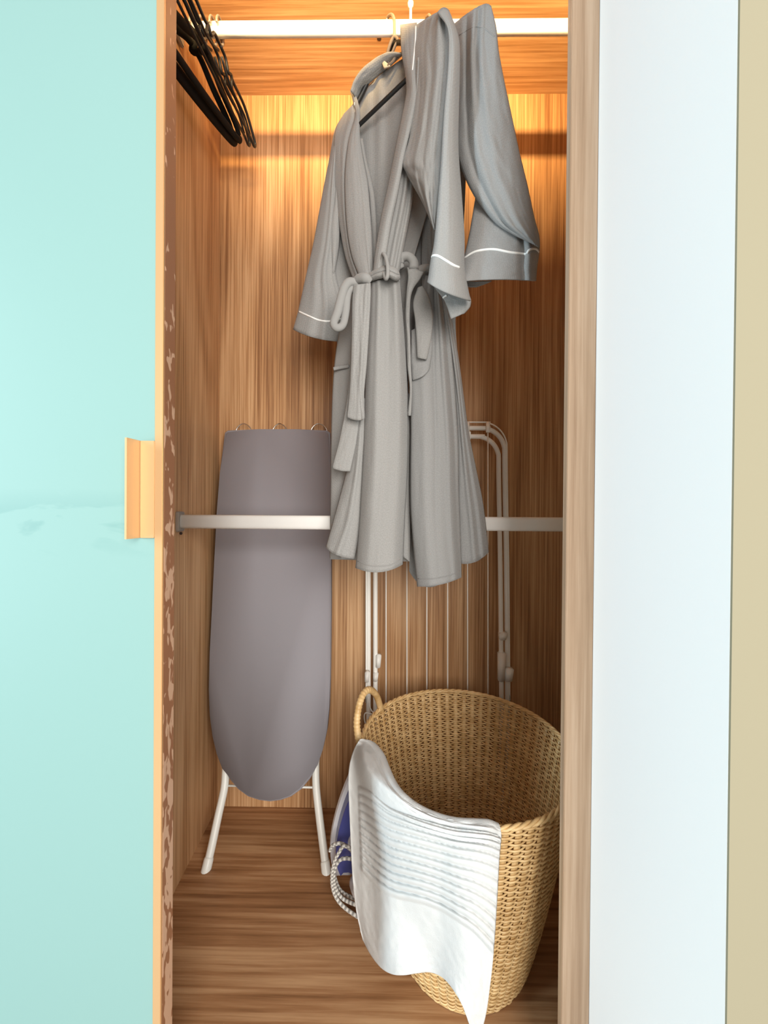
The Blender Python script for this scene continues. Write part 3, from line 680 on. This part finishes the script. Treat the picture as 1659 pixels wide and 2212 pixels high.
# ------------------------------------------------------------------ wicker basket
BX, BY, RX, RYY, BH = 0.154, 0.775, 0.204, 0.214, 0.380
bX, bY, bR = 0.150, 0.760, 0.122
def bwall(t, an, off=0.0):
    """point on the basket wall, t 0 floor .. 1 rim"""
    s = t ** 0.82 if t > 0 else 0
    cx, cy = bX + (BX - bX) * t, bY + (BY - bY) * t
    rx, ry = bR + (RX - bR) * s + off, bR + (RYY - bR) * s + off
    return Vector((cx + rx * math.cos(an), cy + ry * math.sin(an), 0.006 + (BH - 0.006) * t))
bas = thing('laundry_basket', (bX, bY, 0), 'woven rattan laundry basket with a white mat over its rim', 'basket')
NS = 60
for k in range(NS):
    an = 2 * math.pi * k / NS
    rows = []
    for j in range(15):
        t = j / 14
        c = bwall(t, an); tg = (bwall(t, an + .01) - bwall(t, an - .01)).normalized()
        nr = Vector((math.cos(an), math.sin(an), 0))
        hw, ht = 0.0052, 0.0010
        rows.append([c + tg * hw + nr * ht, c - tg * hw + nr * ht, c - tg * hw - nr * ht, c + tg * hw - nr * ht])
    grid_mesh('stake', rows, M_stake, bas, closed_u=True, caps=True)
bmv, bmf = [], []
NR, SEG = 80, NS * 4
for j in range(NR):
    t = (j + 0.5) / NR
    jit = random.uniform(-.0006, .0006)
    base = len(bmv)
    for s in range(SEG):
        an = 2 * math.pi * s / SEG
        ph = math.cos(an * NS / 2 + (math.pi if j % 2 else 0))
        off = 0.0023 * max(-1, min(1, ph * 1.25))
        c = bwall(t, an, off); c.z += jit + 0.0004 * math.sin(an * 7 + j)
        nr = Vector((math.cos(an), math.sin(an), 0)); up = Vector((0, 0, 1))
        for q in range(5):
            a = 2 * math.pi * q / 5
            bmv.append(c + nr * (0.0013 * math.cos(a)) + up * (0.0020 * math.sin(a)))
    for s in range(SEG):
        for q in range(5):
            s2, q2 = (s + 1) % SEG, (q + 1) % 5
            bmf.append((base + s * 5 + q, base + s2 * 5 + q, base + s2 * 5 + q2, base + s * 5 + q2))
me = bpy.data.meshes.new('weave'); me.from_pydata(bmv, [], bmf); me.update()
wv = link('weave', me, M_rattan, bas); wv['kind'] = 'stuff'
# braided rim: three strands twisting round the edge
rim = []
for st in range(3):
    pts = []
    for s in range(180):
        an = 2 * math.pi * s / 180; a2 = an * 26 + st * 2 * math.pi / 3
        p = bwall(1.0, an, 0.0028 * math.cos(a2)); p.z += 0.0026 * math.sin(a2)
        pts.append(p)
    rim.append(tube('strand', pts, 0.0026, M_rattan, None, sides=6, sub=1, closed=True))
join('rim', rim, bas)
bm = bmesh.new(); bmesh.ops.create_circle(bm, cap_ends=True, radius=1, segments=48)
for v in bm.verts: v.co = Vector((bX + v.co.x * bR, bY + v.co.y * bR, 0.006))
r = bmesh.ops.extrude_face_region(bm, geom=bm.faces[:])
for v in [g for g in r['geom'] if isinstance(g, bmesh.types.BMVert)]: v.co.z = 0.0015
from_bm('base', bm, M_rattan, bas)
def wrap(L): return 1 + 0.09 * math.sin(L * 900)
hp = [(824, 1540, .905), (820, 1522, .89), (812, 1501, .87), (799, 1490, .845), (786, 1497, .825), (776, 1522, .805), (771, 1555, .79), (772, 1580, .78), (778, 1612, .772)]
tube('handle', [P(*p) for p in hp], 0.0072, M_stake, bas, sides=12, sub=12, wob=wrap)
# ------------------------------------------------------------------ white ribbed mat over the basket rim
top = [(777, 1597, .775), (795, 1602, .765), (812, 1622, .745), (826, 1655, .715), (843, 1690, .68), (865, 1718, .645), (900, 1745, .61), (945, 1765, .577), (985, 1775, .56), (1030, 1778, .549), (1060, 1780, .547), (1081, 1788, .552)]
bot = [(783, 2030, .70), (800, 2062, .675), (822, 2090, .655), (845, 2104, .635), (870, 2107, .618), (900, 2103, .605), (930, 2101, .595), (957, 2113, .585), (980, 2140, .575), (1000, 2175, .567), (1015, 2215, .562), (1030, 2250, .560)]
# left edge bulges outward on the way down, right edge hangs nearly straight
def clear(px, py, Y):
    # slides a mat point along its ray until it clears the basket wall
    for k in range(60):
        p = P(px, py, Y); t = max(0, p.z) / BH
        if t > 1.045: break
        t = min(t, 1); s_ = t ** 0.82
        cx, cy = bX + (BX - bX) * t, bY + (BY - bY) * t
        rx, ry = bR + (RX - bR) * s_ + 0.012, bR + (RYY - bR) * s_ + 0.012
        if ((p.x - cx) / rx) ** 2 + ((p.y - cy) / ry) ** 2 > 1: break
        Y -= 0.003
    return Y
def mat_rows():
    nu, nv = 130, 230
    left = [(777, 1597, .775), (762, 1625, .768), (753, 1670, .756), (754, 1740, .744), (757, 1810, .735), (761, 1890, .725), (769, 1965, .714), (783, 2030, .70)]
    right = [(1081, 1788, .552), (1083, 1810, .547), (1079, 1860, .546), (1074, 1950, .548), (1068, 2040, .552), (1060, 2120, .556), (1048, 2200, .559), (1030, 2250, .560)]
    G = []
    for j in range(nv):
        v = j / (nv - 1); row = []
        l, r_ = cr(left, v), cr(right, v)
        for i in range(nu):
            u = i / (nu - 1)
            t, b = cr(top, u), cr(bot, u)
            # Coons patch
            c = (t * (1 - v) + b * v) + (l * (1 - u) + r_ * u) - (Vector(top[0]) * (1 - u) * (1 - v) + Vector(top[-1]) * u * (1 - v) + Vector(bot[0]) * (1 - u) * v + Vector(bot[-1]) * u * v)
            d = 0.0
            # hangs proud of the tapering basket, folds get deeper below
            d -= 0.010 * math.sin(math.pi * min(1, v * 1.4)) * math.sin(math.pi * u)
            d -= 0.012 * v * math.exp(-((u - .30) / .10) ** 2) - 0.016 * v * math.exp(-((u - .56) / .10) ** 2) + 0.012 * v * v * math.exp(-((u - .80) / .10) ** 2)
            row.append([c.x, c.y, clear(c.x, c.y, c.z + d)])
        G.append(row)
    for _ in range(6):                                    # even out the depth
        Z = [[g[2] for g in r] for r in G]
        for j in range(nv):
            for i in range(nu):
                q = [Z[jj][ii] for jj in (max(0, j - 2), j, min(nv - 1, j + 2)) for ii in (max(0, i - 2), i, min(nu - 1, i + 2))]
                G[j][i][2] = sum(q) / 9
    rows = []
    for j in range(nv):
        v = j / (nv - 1); row = []
        for i in range(nu):
            u = i / (nu - 1); d = 0.0
            vs, ve = 0.36 - 0.22 * u ** 0.7, 0.66 - 0.05 * u
            if vs < v < ve:
                e = min(1, max(0, (u - .085) / .02)) * min(1, max(0, (1 - u) / .008))
                ph = (v - vs) / (ve - vs) * 11
                d -= e * 0.0085 * abs(math.sin(math.pi * ph)) ** 0.7
            d -= 0.004 * min(1, v * 12)
            d += 0.0022 * noise.noise(Vector((u * 6, v * 6, 3.1))) + 0.0009 * noise.noise(Vector((u * 25, v * 25, 8)))
            x, y, z = G[j][i]
            row.append(P(x, y, z + d))
        rows.append(row)
    # the inner end, turned over the rim and hanging a little inside the basket
    inner = []
    for k in range(8):
        f = (8 - k) / 8; row = []
        for i in range(nu):
            p = rows[0][i]; cdir = Vector((BX - p.x, BY - p.y, 0)).normalized()
            row.append(p + cdir * (0.022 * math.sin(f * math.pi / 2)) + Vector((0, 0, 0.004 * math.sin(f * math.pi) - 0.045 * f * f)))
        inner.append(row)
    return inner + rows
mr = mat_rows()
mt = grid_mesh('bath_mat', mr, M_terry, None, thick=0.005)
mt.modifiers['thickness'].offset = 1
tag(mt, 'white ribbed terry bath mat hanging over the basket rim', 'bath mat')

# ------------------------------------------------------------------ steam iron standing on its heel
iron = thing('steam_iron', Vector((-0.07, .87, 0)), 'white and blue steam iron standing behind the bath mat', 'iron')
def tear(sc, lift, n=40):
    """teardrop sole outline in (width, height) metres, heel at 0"""
    out = []
    for k in range(n):
        a = 2 * math.pi * k / n
        h = 0.5 - 0.5 * math.cos(a)                     # 0 heel .. 1 tip
        wv_ = 0.056 * (math.sin(math.pi * min(1, (h * .92 + .08)) ** .62) ** .75) if 0 < h < 1 else 0
        out.append((math.copysign(wv_, math.sin(a)) * sc, 0.012 + (0.13 + (h - .5) * 0.232 * sc)))
    return out
ic = Vector((-0.0715, 0.862, 0.004)); ir = Vector((0.97, 0.20, 0)).normalized(); iu = Vector((0, 0.10, 1)).normalized(); inn = ir.cross(iu) * -1
if inn.y > 0: inn = -inn
def ip(a, b, c): return ic + ir * a + iu * b + inn * c
prism('sole_plate', [ip(a, b, -0.004) for a, b in tear(.97, 0)], inn * 0.004, M_chrome, iron, bevel=.001, segs=2)
prism('body_skirt', [ip(a, b, 0) for a, b in tear(1.0, 0)], inn * 0.016, M_plast, iron, bevel=.005)
prism('water_tank', [ip(a, b, 0.014) for a, b in tear(.82, 0)], inn * 0.030, M_blue, iron, bevel=.012, segs=5)
tube('iron_handle', [ip(0, .205, .035), ip(0, .20, .065), ip(0, .165, .088), ip(0, .10, .092), ip(0, .05, .085), ip(0, .03, .04)], [.012, .012, .013, .014, .014, .016], M_plast, iron, sides=14)
tube('steam_dial', [ip(0, .115, .040), ip(0, .115, .050)], [.022, .020], M_plast, iron, sides=24, sub=1)
cdp = [(768, 1846, .80), (752, 1830, .80), (735, 1822, .80), (719, 1826, .805), (712, 1838, .81)]
c0 = tube('power_cord', [P(*p) for p in cdp], 0.0036, M_cord, iron, sides=10, sub=8)
cd2 = [(768, 1850, .79), (756, 1832, .79), (742, 1828, .79), (732, 1842, .79), (722, 1862, .79), (717, 1890, .795), (719, 1920, .80), (730, 1945, .80), (750, 1965, .795), (785, 1988, .785)]
tube('power_cord', [P(*p) for p in cd2], 0.0036, M_cord, iron, sides=10, sub=8)
cd3 = [(770, 1858, .80), (750, 1854, .80), (734, 1858, .80), (724, 1875, .80), (721, 1898, .80), (727, 1922, .805), (742, 1942, .805), (775, 1957, .79)]
tube('power_cord', [P(*p) for p in cd3], 0.0036, M_cord, iron, sides=10, sub=8)
cd4 = [(722, 1890, .815), (732, 1918, .82), (748, 1933, .82), (775, 1944, .81)]
tube('power_cord', [P(*p) for p in cd4], 0.0034, M_cord, iron, sides=10, sub=8)
